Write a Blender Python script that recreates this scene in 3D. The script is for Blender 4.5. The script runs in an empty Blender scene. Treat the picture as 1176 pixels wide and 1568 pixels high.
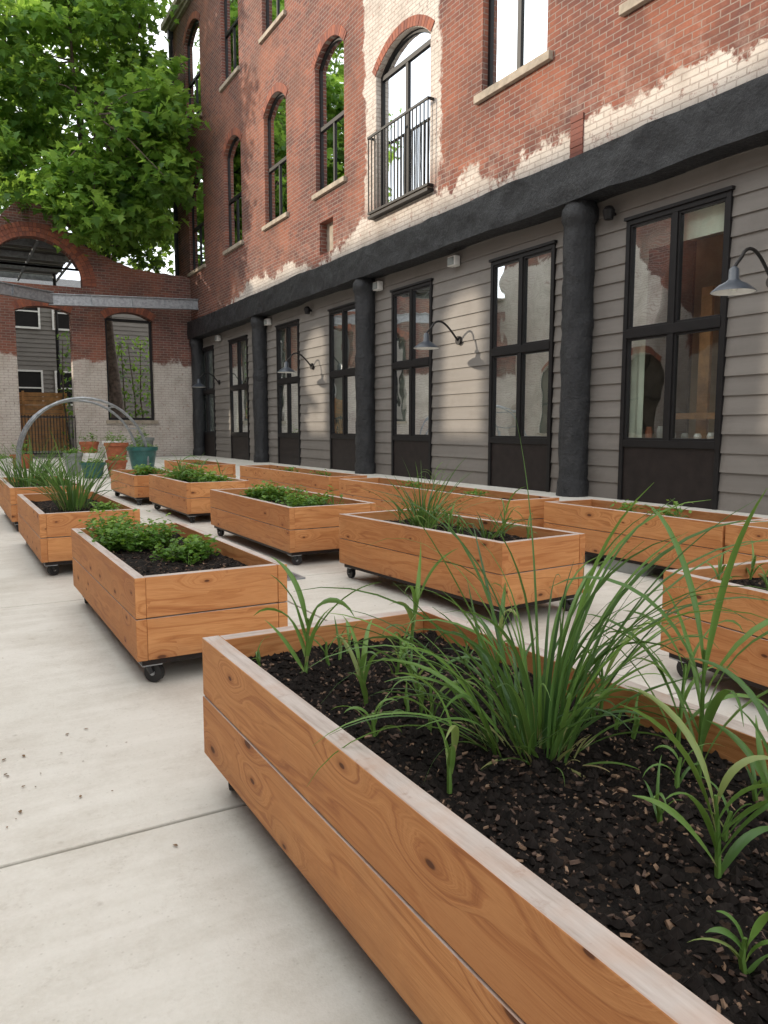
import bpy, math, random
from mathutils import Vector, noise as mnoise, Matrix
random.seed(7)
R=random.random
def U(a,b): return a+(b-a)*random.random()
scene=bpy.context.scene
# ------------------------------------------------------------------ node helper
class G:
    def __init__(s,name):
        s.m=bpy.data.materials.new(name); s.m.use_nodes=True
        s.nt=s.m.node_tree; s.nt.nodes.clear()
        s.out=s.nt.nodes.new("ShaderNodeOutputMaterial")
    def n(s,t): return s.nt.nodes.new(t)
    def set(s,sock,v):
        if isinstance(v,bpy.types.NodeSocket): s.nt.links.new(v,sock)
        elif isinstance(v,(tuple,list)):
            v=tuple(v)
            if len(v)==3 and sock.type=='RGBA': v=v+(1,)
            sock.default_value=v
        else: sock.default_value=v
    def math(s,op,a,b=0.0,c=0.0,clamp=False):
        x=s.n("ShaderNodeMath");x.operation=op;x.use_clamp=clamp
        s.set(x.inputs[0],a);s.set(x.inputs[1],b);s.set(x.inputs[2],c);return x.outputs[0]
    def mix(s,f,a,b,blend='MIX'):
        x=s.n("ShaderNodeMix");x.data_type='RGBA';x.blend_type=blend
        s.set(x.inputs[0],f);s.set(x.inputs[6],a);s.set(x.inputs[7],b);return x.outputs[2]
    def noise(s,vec,scale=5,detail=3,rough=.5,col=False):
        x=s.n("ShaderNodeTexNoise");s.set(x.inputs["Vector"],vec)
        x.inputs["Scale"].default_value=scale;x.inputs["Detail"].default_value=detail;x.inputs["Roughness"].default_value=rough
        return x.outputs["Color" if col else "Fac"]
    def vor(s,vec,scale=5,out="Distance"):
        x=s.n("ShaderNodeTexVoronoi");s.set(x.inputs["Vector"],vec);x.inputs["Scale"].default_value=scale
        return x.outputs[out]
    def rng(s,v,a,b,c=0.,d=1.,smooth=False):
        x=s.n("ShaderNodeMapRange");s.set(x.inputs[0],v);x.clamp=True
        if smooth:x.interpolation_type='SMOOTHSTEP'
        for i,k in enumerate((a,b,c,d)): s.set(x.inputs[i+1],k)
        return x.outputs[0]
    def ramp(s,v,stops):
        x=s.n("ShaderNodeValToRGB");s.set(x.inputs[0],v);e=x.color_ramp.elements
        while len(e)<len(stops):e.new(.5)
        for i,(p,c) in enumerate(stops):
            e[i].position=p;e[i].color=tuple(c)+(1,)
        return x.outputs[0]
    def obj(s): return s.n("ShaderNodeTexCoord").outputs["Object"]
    def uv(s): return s.n("ShaderNodeTexCoord").outputs["UV"]
    def sep(s,v):
        x=s.n("ShaderNodeSeparateXYZ");s.set(x.inputs[0],v);return x.outputs
    def comb(s,a=0.,b=0.,c=0.):
        x=s.n("ShaderNodeCombineXYZ");s.set(x.inputs[0],a);s.set(x.inputs[1],b);s.set(x.inputs[2],c);return x.outputs[0]
    def bump(s,h,strength=.5,dist=.01,normal=None):
        x=s.n("ShaderNodeBump");x.inputs["Strength"].default_value=strength;x.inputs["Distance"].default_value=dist
        s.set(x.inputs["Height"],h)
        if normal is not None:s.set(x.inputs["Normal"],normal)
        return x.outputs[0]
    def bsdf(s,col,rough=.6,metal=0.,normal=None,spec=.5):
        x=s.n("ShaderNodeBsdfPrincipled");s.set(x.inputs["Base Color"],col);s.set(x.inputs["Roughness"],rough)
        s.set(x.inputs["Metallic"],metal);s.set(x.inputs["Specular IOR Level"],spec)
        if normal is not None:s.set(x.inputs["Normal"],normal)
        return x.outputs[0]
    def end(s,sh): s.nt.links.new(sh,s.out.inputs[0]);return s.m
def simple(name,col,rough=.6,metal=0.,var=.25,scale=6,bump=.1,spec=.5,bd=.005):
    g=G(name);o=g.obj();n=g.noise(o,scale,4,.6)
    dark=tuple(c*(1-var) for c in col);lite=tuple(min(1,c*(1+var)) for c in col)
    c=g.ramp(n,[(.3,dark),(.7,lite)])
    return g.end(g.bsdf(c,rough,metal,g.bump(g.noise(o,scale*8,3),bump,bd),spec))
# ------------------------------------------------------------------ materials
def brick_mat(name,paint='facade',c1=(.255,.088,.060),c2=(.125,.050,.043),mortar=(.30,.245,.21)):
    g=G(name);o=g.obj();x,y,z=g.sep(o)
    warp=g.noise(o,.9,2)
    v=g.comb(g.math('ADD',x,y),g.math('ADD',z,g.math('MULTIPLY',warp,.03)),0.)
    b=g.n("ShaderNodeTexBrick");g.set(b.inputs["Vector"],v);b.inputs["Scale"].default_value=1
    b.inputs["Brick Width"].default_value=.29;b.inputs["Row Height"].default_value=.098
    b.inputs["Mortar Size"].default_value=.011;b.inputs["Mortar Smooth"].default_value=.3;b.inputs["Bias"].default_value=0
    g.set(b.inputs["Color1"],c1);g.set(b.inputs["Color2"],c2);g.set(b.inputs["Mortar"],mortar)
    fac=b.outputs["Fac"]
    big=g.noise(o,.4,5,.7);mid=g.noise(o,1.7,6,.75);fine=g.noise(o,22,4,.7)
    col=b.outputs["Color"]
    tint=g.mix(g.rng(big,.45,.60),col,g.mix(.5,col,(.40,.145,.08)))
    big2=g.noise(g.comb(g.math('ADD',x,31.),g.math('MULTIPLY',y,.8),z),.55,6,.7)
    tint=g.mix(g.rng(big2,.46,.60,0.,.8),tint,g.mix(.4,(.075,.045,.042),tint))
    col=g.mix(g.math('SUBTRACT',1.,g.math('MULTIPLY',fac,.6)),col,tint)
    col=g.mix(g.rng(mid,.52,.68,0.,.45),col,g.mix(.35,(.10,.058,.05),col))
    col=g.mix(g.rng(g.noise(o,2.6,7,.8),.58,.70,0.,.35),col,(.38,.28,.235))
    col=g.mix(g.math('MULTIPLY',g.rng(fine,.35,.7),.3),col,(.10,.065,.055))
    if paint=='facade':
        zt=g.rng(y,12.,24.,6.0,6.55)
        zt=g.math('SUBTRACT',zt,g.rng(y,25.,31.,0.,1.2))
        zn=g.math('SUBTRACT',zt,z)
        h=g.math('ADD',zn,g.math('MULTIPLY',g.math('SUBTRACT',g.noise(o,.8,6,.75),.5),2.4))
        h=g.math('SUBTRACT',h,g.rng(y,17.,19.,0.,.55))
        m1=g.rng(h,-.04,.08)
        s=g.math('SUBTRACT',1.62,g.math('ABSOLUTE',g.math('SUBTRACT',y,15.25)))
        s=g.math('ADD',s,g.math('MULTIPLY',g.math('SUBTRACT',g.noise(o,1.6,6,.75),.5),1.0))
        m2=g.math('MULTIPLY',g.rng(s,-.03,.05),g.rng(z,6.,6.8))
        mask=g.math('MAXIMUM',m1,m2)
        wash=g.math('MULTIPLY',g.rng(h,-.9,.0,0.,.42),g.rng(g.noise(o,2.,6,.8),.48,.62))
        col=g.mix(wash,col,(.46,.34,.285))
    elif paint=='low':
        h=g.math('ADD',g.math('SUBTRACT',3.85,z),g.math('MULTIPLY',g.math('SUBTRACT',g.noise(o,1.2,5,.7),.5),1.1))
        mask=g.rng(h,-.04,.08)
    elif paint=='high':
        zt=g.rng(y,20.,25.,4.2,9.5)  # unseen wall's paint raised to give the windows pale reflections
        h=g.math('ADD',g.math('SUBTRACT',zt,z),g.math('MULTIPLY',g.math('SUBTRACT',g.noise(o,1.2,5,.7),.5),2.1))
        mask=g.rng(h,-.04,.08)
    wear=g.rng(g.noise(o,6,8,.85),.54,.63,1.,.12)
    mort=g.math('SUBTRACT',1.,g.math('MULTIPLY',fac,.5))
    mask=g.math('MULTIPLY',g.math('MULTIPLY',mask,wear),g.math('MULTIPLY',mort,.96))
    pc=g.ramp(g.noise(o,1.5,6,.7),[(.3,(.40,.355,.31)),(.5,(.58,.53,.475)),(.8,(.70,.66,.61))])
    col=g.mix(mask,col,pc)
    h=g.math('ADD',g.math('MULTIPLY',fac,-1.),g.math('MULTIPLY',fine,.5))
    h=g.math('ADD',h,g.math('MULTIPLY',mid,.6))
    return g.end(g.bsdf(col,.88,0.,g.bump(h,.8,.014),.25))
M={}
M['brick']=brick_mat("facade_brick")
M['brick_low']=brick_mat("painted_old_brick",'low',(.25,.10,.08),(.125,.062,.055))
M['brick_high']=brick_mat("high_painted_brick",'high',(.25,.10,.08),(.125,.062,.055))
def vouss():
    g=G("arch_brick");o=g.obj();u=g.sep(g.uv())
    col=g.mix(u[0],(.36,.115,.06),(.19,.065,.045))
    col=g.mix(g.rng(g.noise(o,14,4),.4,.75,0.,.5),col,(.13,.065,.055))
    return g.end(g.bsdf(col,.85,0.,g.bump(g.noise(o,30,4),.4,.01)))
M['vouss']=vouss()
def wood():
    g=G("cedar_boards");uv=g.uv();u,v,_=g.sep(uv)
    kv=g.comb(g.math('MULTIPLY',u,2.8),g.math('MULTIPLY',v,6.5),0.)
    vt=g.n("ShaderNodeTexVoronoi");vt.voronoi_dimensions='2D';g.set(vt.inputs["Vector"],kv);vt.inputs["Scale"].default_value=1.
    d=vt.outputs["Distance"];kc,kc2,_=g.sep(vt.outputs["Color"])
    on=g.rng(kc,.46,.49)
    halo=g.math('MULTIPLY',g.rng(d,.0,.5,1.,0.,True),on)
    n1=g.noise(g.comb(g.math('MULTIPLY',u,1.1),g.math('MULTIPLY',v,9.),0.),1.,3,.5)
    vv=g.math('ADD',g.math('MULTIPLY',v,34.),g.math('ADD',g.math('MULTIPLY',n1,10.),g.math('MULTIPLY',halo,6.)))
    gr=g.noise(g.comb(g.math('MULTIPLY',u,1.2),vv,0.),1.,4,.6)
    gr2=g.noise(g.comb(g.math('MULTIPLY',u,6.),g.math('MULTIPLY',v,330.),0.),1.,3,.6)
    t=g.math('ADD',g.math('MULTIPLY',gr,.78),g.math('MULTIPLY',gr2,.22))
    col=g.ramp(t,[(.33,(.37,.135,.045)),(.45,(.54,.235,.083)),(.57,(.66,.325,.130)),(.70,(.47,.18,.062))])
    tone=g.noise(g.comb(g.math('MULTIPLY',u,.25),g.math('MULTIPLY',v,2.),0.),1.,2)
    col=g.mix(g.rng(tone,.36,.60,0.,.8),col,g.mix(.5,col,(.34,.115,.038)))
    ks=g.math('MULTIPLY',d,g.rng(kc2,0.,1.,.95,2.2))
    k=g.math('MULTIPLY',g.rng(ks,.045,.085,1.,0.,True),on)
    ring=g.math('MULTIPLY',g.rng(ks,.06,.22,1.,0.,True),on)
    col=g.mix(g.math('MULTIPLY',ring,.5),col,(.28,.085,.025))
    col=g.mix(g.math('MULTIPLY',k,.9),col,(.09,.03,.013))
    ge=g.n("ShaderNodeNewGeometry");nz=g.sep(ge.outputs["Normal"])[2]
    o=g.obj()
    bl=g.ramp(g.noise(g.comb(g.math('MULTIPLY',u,4.),g.math('MULTIPLY',v,40.),0.),1.,5,.65),[(.3,(.36,.30,.26)),(.5,(.49,.43,.39)),(.75,(.60,.55,.51))])
    bl=g.mix(g.rng(g.noise(o,5,4,.6),.50,.72,0.,.6),bl,(.50,.33,.24))
    bl=g.mix(g.rng(g.noise(o,11,5,.7),.60,.72,0.,.6),bl,(.28,.17,.12))
    col=g.mix(g.rng(nz,.75,.95),col,bl)
    dirt=g.rng(g.noise(o,2.5,6,.75),.50,.8,0.,.4)
    col=g.mix(dirt,col,g.mix(.6,col,(.22,.13,.08)))
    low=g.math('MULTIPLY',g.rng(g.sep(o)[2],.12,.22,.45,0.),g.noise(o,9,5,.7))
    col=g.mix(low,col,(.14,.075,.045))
    h=g.math('ADD',g.math('MULTIPLY',t,1.),g.math('MULTIPLY',k,-.5))
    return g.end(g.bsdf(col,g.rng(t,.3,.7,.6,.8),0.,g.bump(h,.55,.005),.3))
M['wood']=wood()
def soil():
    g=G("soil");o=g.obj()
    v1=g.n("ShaderNodeTexVoronoi");g.set(v1.inputs["Vector"],o);v1.inputs["Scale"].default_value=80
    c=g.sep(v1.outputs["Color"])[0]
    col=g.ramp(g.noise(o,18,5,.7),[(.3,(.007,.006,.0055)),(.6,(.024,.019,.016)),(.8,(.055,.040,.031))])
    col=g.mix(g.rng(c,.86,.88,0.,.7),col,(.11,.07,.048))
    h=g.math('ADD',g.noise(o,60,6,.8),g.math('MULTIPLY',v1.outputs["Distance"],-.8))
    return g.end(g.bsdf(col,.95,0.,g.bump(h,1.,.03),.2))
M['soil']=soil()
M['chip']=simple("bark_chip",(.085,.052,.037),.85,var=.7,scale=40)
M['chip2']=simple("pale_wood_chip",(.22,.14,.088),.8,var=.6,scale=40)
M['crumb']=simple("soil_crumb",(.014,.011,.0095),.95,var=.6,scale=30,spec=.2)
M['black']=simple("black_rubber",(.012,.012,.013),.5,var=.3)
M['steel']=simple("galvanised_steel",(.33,.35,.37),.45,.7,var=.3,scale=9)
def concrete():
    g=G("concrete");o=g.obj()
    a=g.noise(o,.35,4,.55);b=g.noise(o,1.3,8,.75);c=g.noise(o,60,4,.7);d=g.noise(o,7,7,.8)
    col=g.ramp(a,[(.3,(.53,.51,.45)),(.55,(.64,.62,.56)),(.75,(.71,.69,.635))])
    col=g.mix(g.rng(b,.44,.64,0.,.6),col,(.44,.405,.34))
    col=g.mix(g.rng(d,.56,.70,0.,.45),col,(.34,.30,.24))
    tw=g.noise(g.comb(g.math('MULTIPLY',g.sep(o)[0],1.4),g.math('MULTIPLY',g.sep(o)[1],9.),0.),1.,4,.6)
    col=g.mix(g.rng(tw,.48,.68,0.,.35),col,(.76,.74,.69))
    col=g.mix(g.rng(g.vor(o,5.),.0,.06,.45,0.),col,(.24,.20,.15))
    # pitting and grit
    col=g.mix(g.rng(g.vor(o,38.),.05,.16,.35,0.),col,(.33,.30,.25))
    col=g.mix(g.rng(c,.35,.75,0.,.25),col,(.78,.76,.71))
    return g.end(g.bsdf(col,g.rng(b,.3,.7,.5,.8),0.,g.bump(g.math('ADD',c,g.math('MULTIPLY',b,1.5)),.35,.006),.35))
M['concrete']=concrete()
M['dirt']=simple("dark_ground",(.10,.09,.075),.95,scale=1)
M['joint']=simple("joint_filler",(.05,.042,.036),.95,scale=20)
def siding(name,k=1.):
    g=G(name);o=g.obj();x,y,z=g.sep(o);u=g.sep(g.uv())
    c=lambda *a:tuple(q*k for q in a)
    col=g.ramp(g.noise(g.comb(x,g.math('MULTIPLY',y,.25),g.math('MULTIPLY',z,3.7)),1.2,4,.6),[(.3,c(.19,.174,.158)),(.7,c(.24,.222,.203))])
    col=g.mix(g.math('MULTIPLY',u[0],.3),col,c(.15,.14,.13))
    gr=g.noise(g.comb(x,g.math('MULTIPLY',y,3.),g.math('MULTIPLY',z,60.)),1.,3)
    dirt=g.rng(g.noise(o,1.6,6,.75),.5,.8,0.,.45)
    col=g.mix(dirt,col,c(.12,.105,.09))
    low=g.math('MULTIPLY',g.rng(z,.0,1.2,.5,0.),g.noise(o,3,5,.7))
    col=g.mix(low,col,c(.10,.08,.065))
    return g.end(g.bsdf(col,.6,0.,g.bump(gr,.3,.004),.35))
M['siding']=siding("grey_lap_siding");M['siding_dark']=siding("dark_lap_siding",.85)
def tar():
    g=G("tarred_steel");o=g.obj()
    n=g.noise(o,3.,6,.7);f=g.noise(o,16,6,.75)
    col=g.ramp(n,[(.3,(.008,.0085,.010)),(.55,(.017,.018,.021)),(.75,(.036,.036,.038))])
    h=g.math('ADD',n,g.math('MULTIPLY',f,.5))
    return g.end(g.bsdf(col,g.rng(f,.3,.7,.34,.7),0.,g.bump(h,1.,.05),.5))
M['tar']=tar()
M['frame']=simple("dark_bronze_frame",(.011,.010,.0105),.5,var=.2,spec=.3)
M['panel']=simple("door_panel",(.018,.013,.012),.5,var=.3,spec=.3)
M['stone']=simple("stone_sill",(.33,.28,.22),.85,var=.3,scale=5)
M['white']=simple("white_enamel",(.72,.71,.68),.5,var=.1)
M['curtain']=simple("curtain_fabric",(.66,.69,.59),.9,var=.10,scale=2)
M['room']=simple("room_interior",(.10,.085,.07),.9,var=.5,scale=1)
M['warmroom']=simple("warm_interior_wall",(.55,.40,.22),.8,var=.4,scale=1.)
def glass(name,base,mult,tint):
    g=G(name);o=g.obj()
    nrm=g.bump(g.noise(o,.9,2,.5),.14,.05)
    fr=g.n("ShaderNodeFresnel");fr.inputs[0].default_value=1.5;g.set(fr.inputs["Normal"],nrm)
    f=g.math('ADD',g.math('MULTIPLY',fr.outputs[0],mult),base,clamp=True)
    gl=g.n("ShaderNodeBsdfGlossy");gl.inputs["Roughness"].default_value=.015;g.set(gl.inputs["Color"],(.86,.90,.93));g.set(gl.inputs["Normal"],nrm)
    tr=g.n("ShaderNodeBsdfTransparent");g.set(tr.inputs["Color"],tint)
    mx=g.n("ShaderNodeMixShader");g.set(mx.inputs[0],f);g.nt.links.new(tr.outputs[0],mx.inputs[1]);g.nt.links.new(gl.outputs[0],mx.inputs[2])
    return g.end(mx.outputs[0])
M['glass']=glass("window_glass",.12,.9,(.70,.76,.74))
M['glass_low']=glass("entry_glass",.06,.80,(.88,.93,.90))
def leafmat(name,stops,tr=.35,rough=.5,trc=(.28,.42,.04)):
    g=G(name);u,v,_=g.sep(g.uv())
    col=g.ramp(u,stops)
    b=g.bsdf(col,rough,0.,None,.4)
    t=g.n("ShaderNodeBsdfTranslucent");g.set(t.inputs[0],g.mix(.5,col,trc))
    mx=g.n("ShaderNodeMixShader");mx.inputs[0].default_value=tr
    g.nt.links.new(b,mx.inputs[1]);g.nt.links.new(t.outputs[0],mx.inputs[2])
    return g.end(mx.outputs[0])
M['blade']=leafmat("grass_blade",[(0,(.045,.105,.035)),(.5,(.085,.18,.05)),(.85,(.17,.31,.07)),(1,(.46,.38,.20))],.32,.42,(.24,.38,.06))
M['herb']=leafmat("herb_leaf",[(0,(.05,.13,.02)),(.6,(.12,.27,.035)),(1,(.28,.42,.07))])
M['tree']=leafmat("tree_leaf",[(0,(.022,.065,.018)),(.38,(.065,.16,.03)),(.72,(.16,.32,.05)),(1,(.32,.50,.09))],.5,.5,(.42,.62,.08))
M['litter']=simple("dry_leaf",(.16,.10,.05),.9,var=.6,scale=20)
M['bark']=simple("bark",(.13,.10,.08),.95,var=.5,scale=8,bump=.8)
M['teal']=simple("teal_glaze",(.025,.11,.10),.35,var=.3)
M['terra']=simple("terracotta",(.36,.11,.05),.8,var=.3)
M['greypot']=simple("grey_pot",(.22,.24,.23),.6,var=.2)
M['bulb']=simple("frosted_bulb",(.8,.8,.75),.3,var=.02)
M['fence']=simple("stained_fence",(.55,.28,.11),.7,var=.35,scale=3)
M['lampshade']=simple("dark_blue_grey_enamel",(.045,.055,.07),.35,var=.2)
# ------------------------------------------------------------------ mesh builder
def empty(name):
    e=bpy.data.objects.new(name,None);scene.collection.objects.link(e);return e
class B:
    def __init__(s): s.v=[];s.f=[];s.mi=[];s.uv=[];s.mats=[]
    def m(s,k):
        if k not in s.mats:s.mats.append(k)
        return s.mats.index(k)
    def face(s,pts,mat,uvs=None):
        i=len(s.v);s.v+= [tuple(p) for p in pts];s.f.append(tuple(range(i,i+len(pts))));s.mi.append(s.m(mat))
        s.uv.append(uvs if uvs else [(0.,0.)]*len(pts))
    def box(s,x0,x1,y0,y1,z0,z1,mat,L=1,rand=True):
        c=[(x0,y0,z0),(x1,y0,z0),(x1,y1,z0),(x0,y1,z0),(x0,y0,z1),(x1,y0,z1),(x1,y1,z1),(x0,y1,z1)]
        i=len(s.v);s.v+=c;ou,ov=(U(0,40),U(0,40)) if rand else (0,0)
        for f,ax in (((0,3,2,1),2),((4,5,6,7),2),((0,1,5,4),1),((2,3,7,6),1),((1,2,6,5),0),((3,0,4,7),0)):
            s.f.append(tuple(i+k for k in f));s.mi.append(s.m(mat))
            oth=[a for a in (0,1,2) if a!=ax]
            if L in oth: a=L;b=[k for k in oth if k!=L][0]
            else: a,b=oth
            s.uv.append([(c[k][a]+ou,c[k][b]+ov) for k in f])
    def prism(s,poly,ax,a0,a1,mat,uvval=None):
        def P(p,a):
            q=list(p);q.insert(ax,a);return tuple(q)
        n=len(poly);i=len(s.v);s.v+=[P(p,a0) for p in poly]+[P(p,a1) for p in poly]
        fs=[tuple(range(i,i+n)),tuple(range(i+2*n-1,i+n-1,-1))]+[(i+k,i+(k+1)%n,i+n+(k+1)%n,i+n+k) for k in range(n)]
        for f in fs:
            s.f.append(f);s.mi.append(s.m(mat));s.uv.append([uvval or (0.,0.)]*len(f))
    def tube(s,pts,rad,mat,n=8,cap=True,uvv=(0,0)):
        pts=[Vector(p) for p in pts]
        if not isinstance(rad,(list,tuple)):rad=[rad]*len(pts)
        base=len(s.v);prev=None
        for k,p in enumerate(pts):
            t=(pts[min(k+1,len(pts)-1)]-pts[max(k-1,0)])
            if t.length<1e-9:t=Vector((0,0,1))
            t.normalize()
            if prev is None:
                a=t.orthogonal().normalized()
            else:
                a=(prev-t*prev.dot(t))
                a=a.normalized() if a.length>1e-6 else t.orthogonal().normalized()
            prev=a;b=t.cross(a)
            for j in range(n):
                q=2*math.pi*j/n;s.v.append(tuple(p+(a*math.cos(q)+b*math.sin(q))*rad[k]))
        for k in range(len(pts)-1):
            for j in range(n):
                s.f.append((base+k*n+j,base+k*n+(j+1)%n,base+(k+1)*n+(j+1)%n,base+(k+1)*n+j));s.mi.append(s.m(mat));s.uv.append([uvv]*4)
        if cap:
            for st in (base,base+(len(pts)-1)*n):
                s.f.append(tuple(st+j for j in range(n)));s.mi.append(s.m(mat));s.uv.append([uvv]*n)
    def lathe(s,c,prof,mat,n=20):
        i=len(s.v)
        for r,z in prof:
            for j in range(n):
                q=2*math.pi*j/n;s.v.append((c[0]+r*math.cos(q),c[1]+r*math.sin(q),c[2]+z))
        for k in range(len(prof)-1):
            for j in range(n):
                s.f.append((i+k*n+j,i+k*n+(j+1)%n,i+(k+1)*n+(j+1)%n,i+(k+1)*n+j));s.mi.append(s.m(mat));s.uv.append([(0,0)]*4)
    def build(s,name,parent=None,smooth=False,bevel=0,rot=None):
        me=bpy.data.meshes.new(name);me.from_pydata(s.v,[],s.f)
        for k in s.mats:me.materials.append(M[k])
        me.polygons.foreach_set("material_index",s.mi)
        ul=me.uv_layers.new(name="UVMap");flat=[c for f in s.uv for p in f for c in p];ul.data.foreach_set("uv",flat)
        if smooth: me.polygons.foreach_set("use_smooth",[True]*len(s.f))
        me.update();ob=bpy.data.objects.new(name,me);scene.collection.objects.link(ob)
        if parent:ob.parent=parent
        if bevel:
            b=ob.modifiers.new("bevel","BEVEL");b.width=bevel;b.segments=2;b.limit_method='ANGLE'
        if smooth:
            try: me.set_sharp_from_angle(angle=math.radians(45))
            except Exception: pass
        return ob
# ------------------------------------------------------------------ ground
g=B();g.face([(-300,-300,-.09),(300,-300,-.09),(300,300,-.09),(-300,300,-.09)],'dirt');g.build("ground")
e=B()
xs=[-7.0,-4.55,-1.3,1.95,5.2,9.6];ys=[-7.62+3.26*i for i in range(14)];ys=[y for y in ys if y<34]
for i in range(len(xs)-1):
    for j in range(len(ys)-1):
        k=.007;e.box(xs[i]+k,xs[i+1]-k,ys[j]+k,ys[j+1]-k,-.07,U(-.0015,0),'concrete')
e.build("concrete_paving",bevel=.005)
e=B();e.box(-7,9.6,-8,35,-.085,-.03,'joint');e.build("paving_joint_filler")
e=B()
x0,x1,y0,y1=1.98,2.36,5.30,5.85
for b in ((x0,x1,y0,y0+.03),(x0,x1,y1-.03,y1),(x0,x0+.03,y0+.03,y1-.03),(x1-.03,x1,y0+.03,y1-.03)): e.box(b[0],b[1],b[2],b[3],.001,.012,'steel')
e.box(x0+.03,x1-.03,y0+.03,y1-.03,.0008,.002,'joint')
for i in range(9):
    yy=y0+.05+i*.053;e.box(x0+.03,x1-.03,yy,yy+.022,.003,.010,'steel')
e.build("drain_grate")
# ------------------------------------------------------------------ facade tool
def arcpts(a0,a1,zs,rise,n=12):
    w=(a1-a0)/2;r=(w*w+rise*rise)/(2*rise);cz=zs+rise-r;ca=(a0+a1)/2;t=math.asin(min(1,w/r))
    if rise>w: t=math.pi-t
    return [(ca+r*math.sin(-t+2*t*k/n),cz+r*math.cos(-t+2*t*k/n)) for k in range(n+1)],(ca,cz,r,t)
def facade(b,plane,pos,th,a0,a1,z0,z1,ops,mat):
    def P(a,z,d=0): return (pos+d,a,z) if plane=='X' else (a,pos+d,z)
    A=sorted(set([a0,a1]+[o[0] for o in ops]+[o[1] for o in ops]));Z=sorted(set([z0,z1]+[o[2] for o in ops]+[o[3]+o[4] for o in ops]))
    for i in range(len(A)-1):
        for j in range(len(Z)-1):
            ca=(A[i]+A[i+1])/2;cz=(Z[j]+Z[j+1])/2
            if any(o[0]<ca<o[1] and o[2]<cz<o[3]+o[4] for o in ops):continue
            for d in (0,th): b.face([P(A[i],Z[j],d),P(A[i+1],Z[j],d),P(A[i+1],Z[j+1],d),P(A[i],Z[j+1],d)],mat)
    b.face([P(a0,z1),P(a1,z1),P(a1,z1,th),P(a0,z1,th)],mat)
    for a in (a0,a1): b.face([P(a,z0),P(a,z0,th),P(a,z1,th),P(a,z1)],mat)
    for o in ops:
        zt=o[3]+o[4]
        for a in (o[0],o[1]): b.face([P(a,o[2]),P(a,o[2],th),P(a,o[3],th),P(a,o[3])],mat)
        b.face([P(o[0],o[2]),P(o[1],o[2]),P(o[1],o[2],th),P(o[0],o[2],th)],mat)
        if o[4]>0:
            pts,_=arcpts(o[0],o[1],o[3],o[4])
            for k in range(len(pts)-1):
                p,q=pts[k],pts[k+1]
                for d in (0,th): b.face([P(p[0],p[1],d),P(q[0],q[1],d),P(q[0],zt,d),P(p[0],zt,d)],mat)
                b.face([P(*p),P(*q),P(*q,th),P(*p,th)],mat)
        else: b.face([P(o[0],zt),P(o[1],zt),P(o[1],zt,th),P(o[0],zt,th)],mat)
def arch_ring(b,plane,p0,p1,a0,a1,zs,rise,h,n,mat='vouss',rows=1):
    _,(ca,cz,r,t)=arcpts(a0,a1,zs,rise)
    ax=0 if plane=='X' else 1
    for row in range(rows):
        r0=r+row*h/rows+.004;r1=r+(row+1)*h/rows-.008
        for k in range(n):
            q0=-t+2*t*k/n+.006/r;q1=-t+2*t*(k+1)/n-.006/r
            poly=[(ca+rr*math.sin(q),cz+rr*math.cos(q)) for rr,q in ((r0,q0),(r0,q1),(r1,q1),(r1,q0))]
            b.prism(poly,ax,p0-U(0,.006),p1,mat,(R(),0.))
# ------------------------------------------------------------------ main brick building
bld=empty("brick_building")
XB=9.2
win2=[(17.95,19.66,7.5,10.75,.42),(21.68,23.45,7.5,10.75,.42),(25.6,27.35,7.5,10.75,.42),(29.9,31.95,7.5,10.75,.42)]
balc=(14.0,16.3,6.28,9.3,.47)
win2r=[(10.42,12.22,7.45,10.8,0),(6.75,8.6,7.45,10.8,0),(3.1,4.9,7.45,10.8,0)]
win3=[(o[0],o[1],13.1,16.4,.42) for o in win2]+[(14.2,16.1,13.1,16.4,.42),(10.42,12.22,13.1,16.4,.42),(6.75,8.6,13.1,16.4,.42)]
niche=(18.62,19.45,5.85,6.7,0)
ops=win2+[balc]+win2r+win3+[niche]
b=B();facade(b,'X',XB,.35,-8,33.8,5.0,17.9,ops,'brick')
b.face([(9.2,33.8,5),(16,33.8,5),(16,33.8,17.9),(9.2,33.8,17.9)],'brick')
b.face([(9.2,33.8,0),(16,33.8,0),(16,33.8,5),(9.2,33.8,5)],'brick')
b.build("walls",bld)
b=B();b.box(9.42,9.54,18.62,19.45,5.85,6.7,'stone');b.build("bricked_niche",bld)
b=B();b.box(9.22,22,-8,33.75,17.7,17.8,'tar');b.build("roof",bld)
b=B()
for zz,xx,h in ((17.55,9.08,.12),(17.67,8.98,.12),(17.79,8.85,.22)): b.box(xx,9.199,-8,33.8+(9.2-xx),zz,zz+h-.001,'stone')
b.build("cornice",bld)
b=B()
for o in win2+[balc]+[w for w in win3]:
    arch_ring(b,'X',XB-.018,XB+.05,o[0]-.02,o[1]+.02,o[3],o[4],.24 if o!=balc else .22,22)
for k in range(7): b.box(XB-.02-U(0,.01),XB+.05,9.5,9.78,5.52+k*.098,5.61+k*.098,'vouss')
b.build("window_arches",bld)
b=B()
for o in win2+win3: b.box(XB-.09,XB+.2,o[0]-.12,o[1]+.12,o[2]-.13,o[2]-.002,'stone')
for o in win2r: b.box(XB-.09,XB+.2,o[0]-.15,o[1]+.15,o[2]-.15,o[2]-.002,'stone')
b.box(XB-.12,XB+.2,balc[0]-.1,balc[1]+.1,balc[2]-.16,balc[2]-.002,'stone')
b.build("sills",bld,bevel=.01)
fr=B();gl=B();inn=B()
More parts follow.
